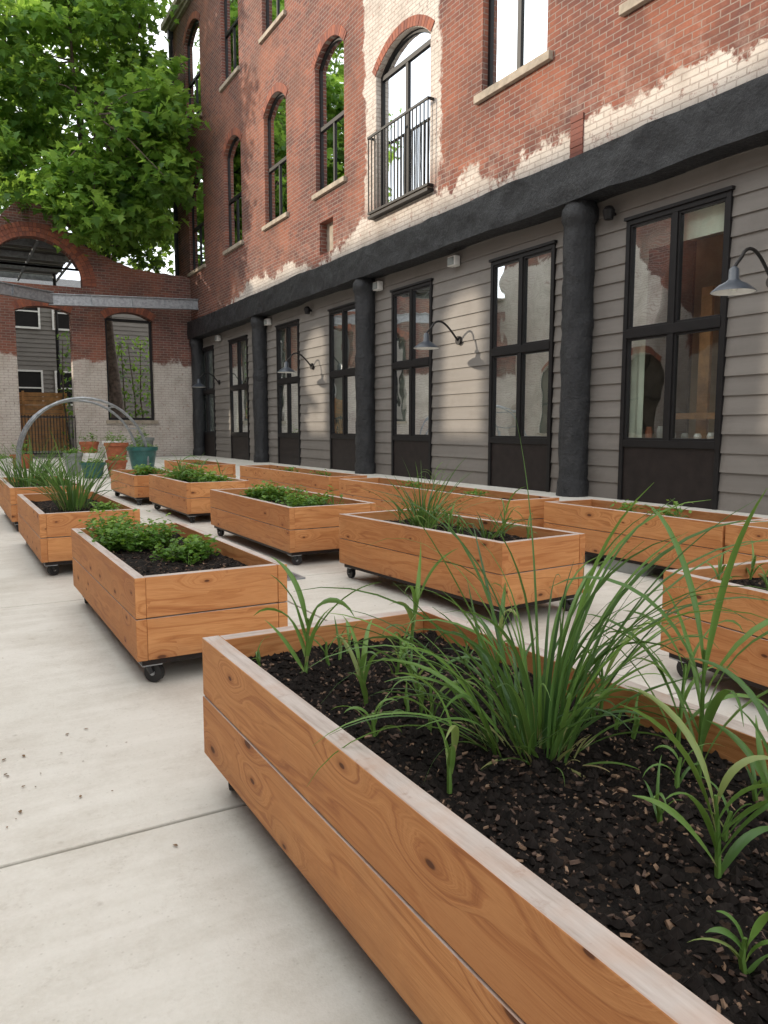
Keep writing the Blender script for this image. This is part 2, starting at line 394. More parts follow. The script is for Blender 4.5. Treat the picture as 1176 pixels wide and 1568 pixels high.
def upper_window(o,split=.52,kind=0):
    a0,a1,z0,zs,rise=o;x0=XB+.13;x1=XB+.21;w=.07
    fr.box(x0,x1,a0,a0+w,z0,zs,'frame',2);fr.box(x0,x1,a1-w,a1,z0,zs,'frame',2)
    fr.box(x0,x1,a0+w,a1-w,z0,z0+w,'frame')
    zm=z0+(zs-z0)*split
    fr.box(x0-.01,x1,a0+w,a1-w,zm-.05,zm+.05,'frame')
    ac=(a0+a1)/2
    if kind==0: fr.box(x0+.002,x1-.002,ac-.04,ac+.04,z0+w,zm-.05,'frame',2)
    else: fr.box(x0+.002,x1-.002,ac-.05,ac+.05,z0+w,zs-.1,'frame',2)
    if rise>0:
        pts,(ca,cz,r,t)=arcpts(a0,a1,zs,rise)
        n=12
        for k in range(n):
            q0=-t+2*t*k/n;q1=-t+2*t*(k+1)/n
            poly=[(ca+rr*math.sin(q),cz+rr*math.cos(q)) for rr,q in ((r-w,q0),(r-w,q1),(r,q1),(r,q0))]
            fr.prism(poly,0,x0,x1,'frame')
        gp=[(a0,z0),(a1,z0)]+[p for p in reversed(pts)]
        if kind==1: fr.box(x0-.004,x1,a0+w,a1-w,zs-.1,zs,'frame')
    else:
        fr.box(x0,x1,a0+w,a1-w,zs-w,zs,'frame');gp=[(a0,z0),(a1,z0),(a1,zs),(a0,zs)]
    gl.face([(x0+.04,p[0],p[1]) for p in gp],'glass')
    inn.face([(XB+.36,a0-.2,z0-.2),(XB+.36,a1+.2,z0-.2),(XB+1.6,a1+.4,z0-.2),(XB+1.6,a0-.4,z0-.2)],'room')
    inn.face([(XB+1.6,a0-.6,z0-.2),(XB+1.6,a1+.6,z0-.2),(XB+1.6,a1+.6,zs+.6),(XB+1.6,a0-.6,zs+.6)],'room')
    if R()<.85:
        zb=zs+rise-U(1.6,3.)
        inn.box(XB+.37,XB+.38,a0-.02,a1+.02,zb,zs+rise,'curtain')
for o in win2+win3: upper_window(o)
for o in win2r: upper_window(o,.62,1)
upper_window(balc,.0,1)
fr.build("window_frames",bld);gl.build("window_glass",bld);inn.build("rooms",bld)
b=B();xr=XB-.16;a0,a1=13.85,16.45
for z in (6.2,7.92): b.box(xr,xr+.04,a0,a1,z,z+.05,'frame')
for a in (a0,a1-.04):
    for z in (6.2,7.92): b.box(xr+.041,XB-.001,a,a+.04,z,z+.05,'frame')
n=17
for i in range(n+1):
    y=a0+.01+(a1-a0-.04)*i/n;b.box(xr+.01,xr+.032,y,y+.022,6.25,7.92,'frame')
b.box(xr,XB-.001,a0,a1,6.10,6.16,'frame')
b.build("balcony_railing",bld)
# ---- ground floor
XS=9.5
gw=[(6.92,8.76),(10.38,12.18),(14.28,16.0),(17.72,19.42),(21.55,23.3),(26.05,28.0),(29.95,32.0),(3.2,5.0),(-.5,1.3)]
gaps=[];cur=-8
for a,c in sorted(gw): gaps.append((cur,a));cur=c
gaps.append((cur,32.6))
b=B();H=.268
for k in range(19):
    z0=k*H;z1=z0+H
    segs=gaps if z1<4.45 else [(-8,32.6)]
    if z0>4.95: break
    for (a,c) in segs:
        y=a
        while y<c-.01:
            y2=min(c,y+U(3.,4.2))
            if c-y2<.6:y2=c
            j=.0015 if y2<c else 0;q=U(-.003,.003);rr=R()
            b.face([(XS-.030+q,y,z0),(XS-.030+q,y2-j,z0),(XS-.002,y2-j,z1+.01),(XS-.002,y,z1+.01)],'siding',[(rr,0)]*4)
            b.face([(XS-.030+q,y,z0),(XS-.030+q,y2-j,z0),(XS+.02,y2-j,z0+.001),(XS+.02,y,z0+.001)],'siding',[(rr,0)]*4)
            y=y2+.002
b.box(XS+.0,XS+.02,-8,32.6,4.4,5.0,'siding')
b.build("lap_siding",bld)
fr=B();gl=B();inn=B()
for i,(a,c) in enumerate(gw):
    x0=XS-.06;x1=XS+.06;w=.075;zt=4.37;ac=(a+c)/2
    fr.box(x0,x1,a,a+w,0,zt,'frame',2);fr.box(x0,x1,c-w,c,0,zt,'frame',2)
    fr.box(x0,x1,a+w,c-w,zt-w,zt,'frame');fr.box(x0,x1,a+w,c-w,.86,.97,'frame')
    fr.box(x0-.01,x1,a+w,c-w,2.56,2.70,'frame')
    fr.box(x0,x1,ac-.05,ac+.05,.97,2.56,'frame',2);fr.box(x0,x1,ac-.05,ac+.05,2.70,zt-w,'frame',2)
    for (p,q) in ((a+w,ac-.05),(ac+.05,c-w)):
        for (zz0,zz1) in ((.97,2.56),(2.70,zt-w)):
            s=.035
            fr.box(x0+.02,x1-.02,p,p+s,zz0,zz1,'frame',2);fr.box(x0+.02,x1-.02,q-s,q,zz0,zz1,'frame',2)
            fr.box(x0+.021,x1-.021,p+s,q-s,zz0,zz0+s,'frame');fr.box(x0+.021,x1-.021,p+s,q-s,zz1-s,zz1,'frame')
            t=U(-.004,.004)
            gl.face([(XS+t,p+s,zz0+s),(XS+t*-1,q-s,zz0+s),(XS-t,q-s,zz1-s),(XS+t,p+s,zz1-s)],'glass_low')
    fr.box(x0+.03,x1-.02,a+w,c-w,.0,.86,'panel')
    fr.box(x0-.03,x1,a-.03,c+.03,zt,zt+.05,'frame')
    rm='warmroom' if i==0 else 'room'
    inn.box(XS+2.4,XS+2.45,a-1,c+1,0,4.6,rm)
    inn.box(XS+.1,XS+2.4,a-.9,c+.9,.0,.05,rm);inn.box(XS+.1,XS+2.4,a-.9,c+.9,4.5,4.55,'curtain')
    inn.box(XS+.1,XS+2.4,a-.95,a-.9,0,4.5,rm);inn.box(XS+.1,XS+2.4,c+.9,c+.95,0,4.5,rm)
    def pleats(p,q,zb,zt2,amp=.018,x=.09):
        n=46
        for k in range(n):
            y0=p+(q-p)*k/n;y1=p+(q-p)*(k+1)/n
            f=lambda t:XS+x+amp*math.sin(t*46)+amp*.5*math.sin(t*17+i)
            inn.face([(f(y0),y0,zb),(f(y1),y1,zb),(f(y1),y1,zt2),(f(y0),y0,zt2)],'curtain')
    if i>0:
        for (p,q) in ((a,ac),(ac,c)):
            pleats(p,q,.9 if R()<.85 else U(1.,1.8),4.4,U(.003,.009),.10)
    else:
        pleats(c-.28,c,.9,4.4,.03,.14);pleats(a,c-.28,3.9,4.4,.004,.12);pleats(a,a+.16,.9,3.9,.03,.14)
fr.build("entry_window_frames",bld,bevel=.004);gl.build("entry_window_glass",bld);inn.build("ground_floor_rooms",bld)
b=B()
b.box(XS+.15,XS+.5,6.95,8.72,.9,.96,'fence')
for k in range(7):
    y=7.1+k*.23;h=U(.1,.25);b.lathe((XS+.3,y,.961),[(0,0),(.05,0),(.06,h*.6),(.04,h),(0,h)],random.choice(['teal','terra','white','greypot']),10)
b.box(XS+1.2,XS+1.26,8.1,8.3,.8,3.4,'fence',2);b.box(XS+1.0,XS+1.06,7.0,8.6,1.3,1.4,'fence')
b.build("windowsill_clutter",bld)
def rough_box(b,x0,x1,y0,y1,z0,z1,mat,step=.10,amp=.035):
    ny=int((y1-y0)/step)
    prof=[(x1,z1+.02)]+[(x1+(x0-x1)*k/3,z1) for k in (1,2)]+[(x0,z1-(z1-z0)*k/8) for k in range(9)]+[(x0+(x1-x0)*k/3,z0) for k in (1,2,3)]
    i=len(b.v)
    for j in range(ny+1):
        y=y0+(y1-y0)*j/ny
        for (x,z) in prof:
            nn=mnoise.noise(Vector((x*2,y*1.3,z*2.5)))+.6*mnoise.noise(Vector((x*6,y*5,z*6)))
            fold=max(0,math.sin(y*2.1+z*3+2*mnoise.noise(Vector((y*.7,z,0)))))**12
            b.v.append((x-nn*amp-fold*.03,y,z+mnoise.noise(Vector((y*.8,x,z)))*amp))
    m=len(prof)
    for j in range(ny):
        for k in range(m-1):
            b.f.append((i+j*m+k,i+j*m+k+1,i+(j+1)*m+k+1,i+(j+1)*m+k));b.mi.append(b.m(mat));b.uv.append([(0,0)]*4)
    for j in (0,ny): b.f.append(tuple(i+j*m+k for k in range(m)));b.mi.append(b.m(mat));b.uv.append([(0,0)]*m)
b=B();rough_box(b,9.03,9.55,-8,32.3,4.82,5.5,'tar')
b.build("steel_beam",bld,smooth=True)
b=B()
for cy in (2.3,9.64,17.05,24.4,31.6):
    i=len(b.v);n=28;m=60
    for k in range(m+1):
        z=-.02+4.9*k/m
        for j in range(n):
            q=2*math.pi*j/n;nn=mnoise.noise(Vector((math.cos(q)*1.5,math.sin(q)*1.5+cy,z*1.6)))+.6*mnoise.noise(Vector((math.cos(q)*4,math.sin(q)*4+cy,z*5)))
            r=.25+nn*.028+(.05 if 4.55<z<4.75 else 0)+(.03 if z<.25 else 0)+(.016 if abs(z-2.9)<.08 else 0)
            b.v.append((9.3+r*math.cos(q),cy+r*math.sin(q),z))
    for k in range(m):
        for j in range(n):
            b.f.append((i+k*n+j,i+k*n+(j+1)%n,i+(k+1)*n+(j+1)%n,i+(k+1)*n+j));b.mi.append(b.m('tar'));b.uv.append([(0,0)]*4)
b.build("columns",bld,smooth=True)
b=B();b.tube([(9.1,33.6,.1),(9.1,33.6,17.5)],.09,'tar');b.box(9.0,9.2,33.5,33.7,17.3,17.6,'tar');b.build("downpipe",bld,smooth=True)
def gooseneck(y,z):
    e=empty("gooseneck_wall_lamp")
    b=B();x=XS-.02
    b.tube([(x,y,z),(x-.05,y,z)],.09,'frame',16)
    pts=[];
    for k in range(15):
        t=k/14
        pts.append((x-.05-.78*t-.05*math.sin(t*math.pi),y,z+.36*math.sin(min(1,t*1.25)*math.pi*.75)+(-.16*(max(0,t-.7)/.3)**1.5)))
    b.tube(pts,.022,'frame',8)
    b.build("arm",e,smooth=True)
    ex,_,ez=pts[-1]
    b=B();b.lathe((ex,y,ez-.3),[(.27,0),(.255,.02),(.17,.09),(.09,.13),(.065,.16),(.06,.28),(.03,.31),(0,.31)],'lampshade',24)
    b.lathe((ex,y,ez-.3),[(.262,.001),(.165,.08),(.085,.12),(0,.12)],'white',24)
    b.build("shade",e,smooth=True)
    b=B();b.lathe((ex,y,ez-.3),[(0,.0),(.035,.01),(.045,.04),(.03,.09),(.02,.12)],'bulb',12);b.build("bulb",e,smooth=True)
for y,z in ((6.25,3.05),(13.25,2.98),(20.6,2.95),(29.3,2.93)): gooseneck(y,z)
for y in (13.35,16.55,23.86,29.1):
    e=empty("security_light");b=B();x=XS-.02
    b.box(x-.03,x,y-.09,y+.09,4.5,4.68,'white');b.box(x-.17,x-.031,y-.13,y+.13,4.5,4.7,'white');b.build("housing",e,bevel=.012)
    b=B();b.box(x-.19,x-.171,y-.1,y+.1,4.52,4.67,'greypot');b.build("lens",e)
for y in (9.04,20.64):
    e=empty("wall_lantern");b=B();x=XS-.02
    b.tube([(x,y,4.55),(x-.12,y,4.55)],.03,'frame');b.lathe((x-.14,y,4.45),[(0,0),(.07,0),(.1,.14),(.06,.2),(0,.22)],'frame',16);b.build("body",e,smooth=True)
# ------------------------------------------------------------------ ruined arch wall
aw=empty("brick_arch_wall")
b=B();Y0=32.0
big=(1.62,4.98,6.55,6.62,1.66)
ops=[big,(2.55,4.5,0,5.55,.2),(5.75,7.6,1.47,5.45,.3),(-1.,.85,1.47,5.45,.3)]
facade(b,'Y',Y0,.45,-7,9.45,0,7.25,[o for o in ops if o is not big]+[(1.62,4.98,6.55,7.25,0)],'brick_low')
pts,(ca,cz,r,t)=arcpts(1.62,4.98,6.62,1.66,20)
prof=[(-7,7.25),(-.3,7.5),(1.0,8.0),(1.9,8.4),(2.3,9.0),(2.75,9.45),(3.9,9.5),(4.3,9.0),(4.67,8.4),(5.6,7.92),(6.94,7.45),(8.9,7.36),(9.45,7.3)]
def ph(a):
    for i in range(len(prof)-1):
        if prof[i][0]<=a<=prof[i+1][0]:
            t=(a-prof[i][0])/(prof[i+1][0]-prof[i][0]);return prof[i][1]+t*(prof[i+1][1]-prof[i][1])+.05*mnoise.noise(Vector((a*3,0,0)))
    return 7.3
def pa(a):
    if a<=1.62 or a>=4.98:return 7.25
    return max(7.25,cz+math.sqrt(max(0,r*r-(a-ca)**2)))
n=140;AA=sorted([-7+16.45*i/n for i in range(n+1)]+[1.621,4.979])
for i in range(len(AA)-1):
    p,q=AA[i],AA[i+1]
    for d in (0,.45): b.face([(p,Y0+d,pa(p)),(q,Y0+d,pa(q)),(q,Y0+d,ph(q)),(p,Y0+d,ph(p))],'brick_low')
    b.face([(p,Y0,ph(p)),(q,Y0,ph(q)),(q,Y0+.45,ph(q)),(p,Y0+.45,ph(p))],'brick_low')
    if 1.62<(p+q)/2<4.98: b.face([(p,Y0,pa(p)),(q,Y0,pa(q)),(q,Y0+.45,pa(q)),(p,Y0+.45,pa(p))],'brick_low')
b.build("masonry",aw)
b=B();arch_ring(b,'Y',Y0-.03,Y0+.1,1.62,4.98,6.62,1.66,.52,46,rows=3)
for o in ops[1:]: arch_ring(b,'Y',Y0-.025,Y0+.1,o[0],o[1],o[3],o[4],.3,22)
b.build("arch_rings",aw)
b=B()
for o in ops[2:]:
    b.box(o[0],o[0]+.1,Y0+.2,Y0+.28,o[2],o[3],'frame',2);b.box(o[1]-.1,o[1],Y0+.2,Y0+.28,o[2],o[3],'frame',2)
    b.box(o[0]+.1,o[1]-.1,Y0+.2,Y0+.28,o[2],o[2]+.1,'frame',0);b.box(o[0]-.1,o[1]+.1,Y0-.08,Y0+.2,o[2]-.14,o[2]-.002,'stone',0)
    b.box(o[0]+.1,o[1]-.1,Y0+.2,Y0+.28,o[3]-.05,o[3]+.05,'frame',0)
b.build("opening_frames",aw)
# passage behind the arch wall: slatted roof added to darken it, gaps admit daylight
cp=empty("passage_shade_roof");b=B()
y=32.5
while y<41.5:
    b.box(-7,5.25,y,y+.62,8.62,8.7,'siding_dark',0);y+=.9
b.build("deck",cp)
b=B()
for y in (34.,36.5,39.,41.5): b.box(-7,5.2,y,y+.1,8.35,8.6,'steel',0)
for x in (-4,-1.5,1,3.5,5.15): b.box(x,x+.08,32.6,41.8,8.26,8.34,'steel',1)
for (x,y) in ((1.2,41),(5.1,41),(-6,41)): b.tube([(x,y,0),(x,y,8.6)],.08,'frame')
b.build("trusses",cp)
# gate
b=B()
for z in (.15,1.55): b.box(2.56,4.49,31.9,31.94,z,z+.05,'frame',0)
for i in range(18): x=2.58+i*.111;b.box(x,x+.03,31.905,31.93,.2,1.65,'frame',2)
b.build("iron_gate")
def ibeam(name,p,q,h=.42,w=.2):
    p=Vector(p);q=Vector(q);d=(q-p);L=d.length;b=B()
    b.box(0,L,-w/2,w/2,0,.03,'steel',0);b.box(0,L,-w/2,w/2,h-.03,h,'steel',0);b.box(0,L,-.012,.012,.03,h-.03,'steel',0)
    for i in range(1,int(L/1.5)): b.box(i*1.5,i*1.5+.02,-w/2+.01,w/2-.01,.03,h-.03,'steel',0)
    o=b.build(name);o.location=p;o.rotation_euler=(0,-math.asin(d.z/L),math.atan2(d.y,d.x))
ibeam("steel_roof_beam",(3.63,31,5.66),(9.5,31.,5.92));ibeam("steel_roof_beam",(3.75,30.95,5.72),(-1,28.8,5.9))
# house behind
hs=empty("grey_house");b=B();YH=46
for k in range(36):
    z0=k*.24
    b.face([(-8,YH-.03,z0),(16,YH-.03,z0),(16,YH,z0+.24),(-8,YH,z0+.24)],'siding_dark');b.face([(-8,YH-.03,z0),(16,YH-.03,z0),(16,YH+.01,z0),(-8,YH+.01,z0)],'siding_dark')
b.build("walls",hs)
b=B();b.prism([(YH-.05,8.75),(YH+8,8.75),(YH+4,10)],0,-8.3,16.3,'tar');b.build("roof",hs)
b=B()
for x in (-3,.2,3.6,5.6,11):
    for z in (2.5,6.6):
        b.box(x,x+1.2,YH-.05,YH-.035,z,z+1.7,'frame');b.box(x-.1,x,YH-.1,YH-.03,z-.1,z+1.8,'white',2);b.box(x+1.2,x+1.3,YH-.1,YH-.03,z-.1,z+1.8,'white',2)
        b.box(x,x+1.2,YH-.1,YH-.03,z+1.7,z+1.8,'white',0);b.box(x,x+1.2,YH-.1,YH-.03,z-.1,z,'white',0);b.box(x,x+1.2,YH-.09,YH-.051,z+.8,z+.87,'white',0)
b.build("windows",hs)
b=B()
for i in range(14): b.box(-4,5.3,40+.0,40.03,.05+i*.2,.235+i*.2,'fence',0)
for i in range(6): b.box(-3.9+i*1.8,-3.8+i*1.8,39.9,40-.001,0,2.9,'fence',2)
b.build("wooden_fence")
# ------------------------------------------------------------------ opposite facade (across the courtyard; unseen, height set to keep sun off the ground)
op=empty("opposite_brick_building");b=B()
rowU=[(y-.85,y+.85,7.9,10.6,.5) for y in (2.8,10.4,18.1,25.7,33.,40.6)]  # unseen upper openings, shaped so sun patches land on the siding
rowL=[(y-1.,y+1.,.9,3.9,.35) for y in (-5,0.5,6,11.5,17,22.5,28,)]
facade(b,'X',-7.0,-.5,-14,50,0,12.3,rowU+rowL,'brick_high');b.build("walls",op)
b=B()
for o in rowL:
    b.box(-7.26,-7.2,o[0],o[0]+.1,o[2],o[3],'frame',2);b.box(-7.26,-7.2,o[1]-.1,o[1],o[2],o[3],'frame',2);b.box(-7.26,-7.2,(o[0]+o[1])/2-.05,(o[0]+o[1])/2+.05,o[2],o[3]+.3,'frame',2)
    b.box(-7.27,-7.19,o[0]+.1,o[1]-.1,2.3,2.4,'frame');b.box(-7.4,-7.35,o[0]-.1,o[1]+.1,o[2]-.1,o[3]+.4,'room');
for o in rowL+rowU: b.box(-7.1,-6.92,o[0]-.1,o[1]+.1,o[2]-.14,o[2]-.003,'stone')
b.box(-7.6,-6.85,-14,50,12.301,12.5,'stone')
b.build("trim_and_windows",op)
b=B()
for o in rowU+rowL: arch_ring(b,'X',-7.05,-6.98,o[0],o[1],o[3],o[4],.25,18)
b.build("arches",op)
# ------------------------------------------------------------------ planters
def planter(x0,x1,y0,y1,top=.5,bot=.12,th=.05,soilz=None,casters=True,grid=.05,nb=2):
    e=empty("wooden_planter_box");b=B()
    hh=(top-bot)/nb
    jz=[bot+hh*i for i in range(nb+1)]
    for i in range(nb):
        z0=jz[i]+(.0045 if i else 0);z1=jz[i+1]
        w=U(0,.003)
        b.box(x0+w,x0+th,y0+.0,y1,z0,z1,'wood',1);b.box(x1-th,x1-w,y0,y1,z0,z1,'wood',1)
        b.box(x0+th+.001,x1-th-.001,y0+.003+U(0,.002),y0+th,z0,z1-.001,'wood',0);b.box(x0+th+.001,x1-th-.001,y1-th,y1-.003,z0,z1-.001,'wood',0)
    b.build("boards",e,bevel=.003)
    b=B();b.box(x0+.03,x1-.03,y0+.03,y1-.03,bot-.03,bot+.02,'panel')
    if casters:
        for cx in (x0+.075,x1-.075):
            for cy in (y0+.075,y1-.075):
                r=.045;a=U(0,3.1);
                b.box(cx-.045,cx+.045,cy-.045,cy+.045,bot-.036,bot-.0301,'steel')
                dx,dy=math.cos(a),math.sin(a)
                c=Vector((cx+dy*.02,cy-dx*.02,r))
                b.tube([c-Vector((dx,dy,0))*.015,c+Vector((dx,dy,0))*.015],r,'black',18)
                b.tube([c-Vector((dx,dy,0))*.022,c+Vector((dx,dy,0))*.022],.012,'steel',8)
                for sgn in (-1,1):
                    q=c+Vector((dx,dy,0))*.02*sgn
                    b.tube([q,(cx+dx*.02*sgn,cy+dy*.02*sgn,bot-.036)],[.013,.018],'black',6)
    else:
        for cy in (y0+.25,(y0+y1)/2,y1-.25): b.box(x0+.03,x1-.03,cy-.2,cy+.2,0.001,bot-.031,'greypot')
    b.build("casters" if casters else "blocks",e)
    sz=soilz if soilz else top-.075
    b=B();nx=max(3,int((x1-x0)/grid));ny=int((y1-y0)/grid)
    for j in range(ny+1):
        for i in range(nx+1):
            x=x0+th-.01+(x1-x0-2*th+.02)*i/nx;y=y0+th-.01+(y1-y0-2*th+.02)*j/ny
            n=mnoise.noise(Vector((x*5,y*5,0)))*.02+mnoise.noise(Vector((x*17,y*17,3)))*.014+mnoise.noise(Vector((x*50,y*50,3)))*.009
            b.v.append((x,y,sz+n))
    for j in range(ny):
        for i in range(nx):
            k=j*(nx+1)+i;b.f.append((k,k+1,k+nx+2,k+nx+1));b.mi.append(b.m('soil'));b.uv.append([(0,0)]*4)
    b.build("soil",e,smooth=True)
    return e
def turn(e,p,deg):
    a=math.radians(deg);p=Vector((p[0],p[1],0));e.rotation_euler=(0,0,a);e.location=p-Matrix.Rotation(a,3,'Z')@p
def soilh(x,y,sz): return sz+mnoise.noise(Vector((x*5,y*5,0)))*.02+mnoise.noise(Vector((x*17,y*17,3)))*.014+mnoise.noise(Vector((x*50,y*50,3)))*.009
def chips(name,parent,x0,x1,y0,y1,sz,n,size=(.006,.02),pc=.45):
    b=B()
    for _ in range(n):
        x=U(x0,x1);y=U(y0,y1)
        c=Vector((x,y,soilh(x,y,sz)+U(-.001,.005)));k=random.random()
        if k<pc:
            mat='chip' if R()<.72 else 'chip2'
            l=size[0]+(size[1]-size[0])*R()**2.4;w=l*U(.25,.7);t=l*.15
            rot=Matrix.Rotation(U(0,6.3),3,'Z')@Matrix.Rotation(U(-.7,.7),3,'X')@Matrix.Rotation(U(-.7,.7),3,'Y')
            P=[(-l/2,-w/2*U(.3,1)),(l/2*U(.5,1),-w/2),(l/2,w/2*U(.2,1)),(l*U(-.1,.2),w/2*U(.8,1.2)),(-l/2*U(.5,1),w/2*U(.4,1))]
            top=[c+rot@Vector((p[0],p[1],t)) for p in P];bt=[c+rot@Vector((p[0],p[1],-t)) for p in P]
            b.face(top,mat)
            for q in range(5): b.face([bt[q],bt[(q+1)%5],top[(q+1)%5],top[q]],mat)
        else:
            r=.003+.011*R()**2
            i=len(b.v);vs=[(0,0,1),(0,0,-1)]+[(math.cos(a),math.sin(a),U(-.3,.3)) for a in (0,1.25,2.5,3.8,5.0)]
            for v in vs: b.v.append(tuple(c+Vector(v)*r*U(.7,1.3)))
            for q in range(5):
                for pole in (0,1): b.f.append((i+pole,i+2+q,i+2+(q+1)%5));b.mi.append(b.m('crumb'));b.uv.append([(0,0)]*3)
    b.build(name,parent)
P_F=planter(.67,1.53,.12,2.32,th=.058,soilz=.425,grid=.015)
chips("wood_chips",P_F,.74,1.47,.2,2.25,.425,11000,(.004,.020),.38)
specs=[(.69,1.42,3.4,5.33),(.60,1.36,6.35,8.4),(.60,1.38,9.3,11.4),(2.45,3.28,5.82,8.0),(2.5,3.3,9.1,11.05)]
for i,s in enumerate(specs):
    e=planter(*s);chips("wood_chips",e,s[0]+.06,s[1]-.06,s[2]+.06,s[3]-.06,.425,1100 if s[2]<6 else 250,(.008,.022))
e=planter(2.75,3.46,3.40,5.22);chips("wood_chips",e,2.81,3.40,3.5,5.15,.425,900,(.008,.022));turn(e,(2.75,3.4),4.5)
planter(2.42,3.22,11.65,13.5,top=.45)
e=planter(2.87,3.72,.5,2.37);chips("wood_chips",e,2.92,3.66,.6,2.3,.425,500,(.008,.022));turn(e,(2.87,2.37),-5)
planter(4.65,5.24,3.35,5.17,casters=False);planter(4.65,5.24,1.45,3.33,casters=False)
planter(4.43,5.05,5.4,8.85,casters=False);planter(4.5,5.1,9.3,12.9,casters=False);planter(3.9,4.6,13.4,15.8,casters=False)
# ------------------------------------------------------------------ plants
def blade(b,p,az,L,w,tilt,droop,col,mat='blade',n=9,twist=0.,pw=1.6,bend=0.):
    p=Vector(p);pts=[];cur=p.copy();t0=tilt
    for k in range(n+1):
        t=k/n;a=t0+droop*t**pw;z=az+bend*t
        d=Vector((math.cos(z)*math.sin(a),math.sin(z)*math.sin(a),math.cos(a)))
        if k: cur=cur+d*(L/n)
        pts.append((cur.copy(),d,t,z))
    i=len(b.v)
    for (c,d,t,z) in pts:
        side=Vector((-math.sin(z),math.cos(z),0))
        if twist: side=Matrix.Rotation(twist*t,3,d)@side
        nrm=side.cross(d)
        ww=w*.5*min(1,.4+t*2.4)*(1-t**2.4)+.0004
        b.v+= [tuple(c-side*ww+nrm*ww*.4),tuple(c),tuple(c+side*ww+nrm*ww*.4)]
    for k in range(n):
        for j in (0,1):
            a=i+k*3+j;b.f.append((a,a+1,a+4,a+3));b.mi.append(b.m(mat))
            t=k/n;cc=min(1,max(0,col+(.10 if t<.1 else 0)))
            b.uv.append([(cc,t)]*4)
def clump(name,x,y,z,n,L,w,rad=.05,tilt=(.05,.8),droop=(.3,1.6),bias=None,dry=.05,pw=1.6):
    b=B()
    for _ in range(n):
        az=U(0,2*math.pi) if bias is None or R()<.5 else bias+U(-.7,.7)
        r=rad*math.sqrt(R());ti=U(*tilt)
        ll=U(*L);c=U(.0,.85) if R()>dry else U(.93,1.)
        if c>.9: ll*=.5
        blade(b,(x+r*math.cos(az),y+r*math.sin(az),z-.01),az+U(-.3,.3),ll,U(*w),ti,U(*droop),c,twist=U(-1.8,1.8),n=12,bend=U(-.7,.7),pw=pw)
    return b.build(name,smooth=True)
def seedling(x,y,z,h,nl=6,w=.022,name="corn_seedling",az0=None):
    b=B();az0=U(0,6) if az0 is None else az0
    top=(x+U(-.02,.02),y+U(-.02,.02),z+h*.6)
    b.tube([(x,y,z-.01),((x+top[0])/2+U(-.01,.01),(y+top[1])/2,z+h*.3),top],[.006,.005,.003],'blade',6,uvv=(.82,0))
    for k in range(nl):
        t=(k+.3)/nl;p=(x+(top[0]-x)*t,y+(top[1]-y)*t,z+h*.58*t)
        blade(b,p,az0+(k%2)*math.pi+U(-.6,.6),h*U(.6,1.15),w*U(.6,1.0),U(.2,.55)*(1.1-t*.7),U(.6,2.4),U(.5,.92),twist=U(-1.5,1.5),n=10,bend=U(-.6,.6))
    return b.build(name,smooth=True)
def herb(name,x,y,z,rad,h,n,ls,mat='herb'):
    b=B()
    ns=max(8,n//22);stems=[]
    for _ in range(ns):
        a=U(0,6.28);rr=rad*math.sqrt(R());hh=h*(1-.5*(rr/rad)**2)*U(.5,1.2)
        p0=(x+rr*.35*math.cos(a),y+rr*.35*math.sin(a),z);p1=(x+rr*math.cos(a),y+rr*math.sin(a),z+hh)
        b.tube([p0,((p0[0]+p1[0])/2,(p0[1]+p1[1])/2,z+hh*.6),p1],[.003,.0025,.0015],mat,4,uvv=(.7,0));stems.append((p0,p1,hh))
    for _ in range(n):
        p0,p1,hh=random.choice(stems);t=U(.35,1.05)
        c=Vector(p0).lerp(Vector(p1),t)+Vector((U(-1,1),U(-1,1),U(-.6,.8)))*ls*1.3
        if c.z<z+.004:c.z=z+.004
        L=ls*U(.6,1.2);W=L*U(.35,.5)
        rot=Matrix.Rotation(U(0,6.28),3,'Z')@Matrix.Rotation(U(-.7,.5),3,'Y')@Matrix.Rotation(U(-.5,.5),3,'X')
        P=[(0,0,0),(.3*L,-.9*W,.03*L),(.45*L,-.45*W,.05*L),(.7*L,-.75*W,.02*L),(L,0,-.12*L),(.7*L,.75*W,.02*L),(.45*L,.45*W,.05*L),(.3*L,.9*W,.03*L)]
        col=min(1,max(0,U(.1,.6)+.45*(c.z-z)/h-.1))
        pts=[c+rot@Vector(p) for p in P]
        b.face([pts[0],pts[1],pts[2],pts[3],pts[4]],mat,[(col,0)]*5);b.face([pts[0],pts[4],pts[5],pts[6],pts[7]],mat,[(col,0)]*5)
    return b.build(name)
S=.425
clump("lemongrass_clump",1.12,1.24,S,60,(.30,.72),(.006,.013),.055,(.02,.6),(.2,2.0),pw=2.2,dry=.08)
clump("lemongrass_clump",1.19,1.31,S,36,(.35,.84),(.006,.012),.045,(.05,.75),(.3,1.9),bias=-.6,pw=2.2)
clump("lemongrass_clump",1.08,1.30,S,30,(.3,.6),(.006,.012),.045,(.3,.9),(.5,1.8),bias=2.6,pw=1.6)
clump("lemongrass_clump",1.13,1.25,S,50,(.10,.30),(.005,.009),.08,(.2,1.2),(.3,1.2),dry=.5)
seedling(.90,2.03,S,.28,7,.026);seedling(.94,1.72,S,.21,6,.018);seedling(.86,1.22,S,.2,5,.018);seedling(1.35,2.15,S,.26,6,.018)
seedling(1.05,1.62,S,.15,5,.014);seedling(.98,1.48,S,.2,5,.016);seedling(1.35,1.0,S,.46,10,.020);seedling(1.06,.74,S,.24,9,.021,az0=-.9)
seedling(.90,.58,S,.10,6,.022,az0=-.6);seedling(1.42,1.35,S,.24,6,.016);seedling(1.3,.80,S,.26,8,.021);seedling(1.2,1.95,S,.16,5,.014);seedling(1.22,.62,S,.17,8,.022)
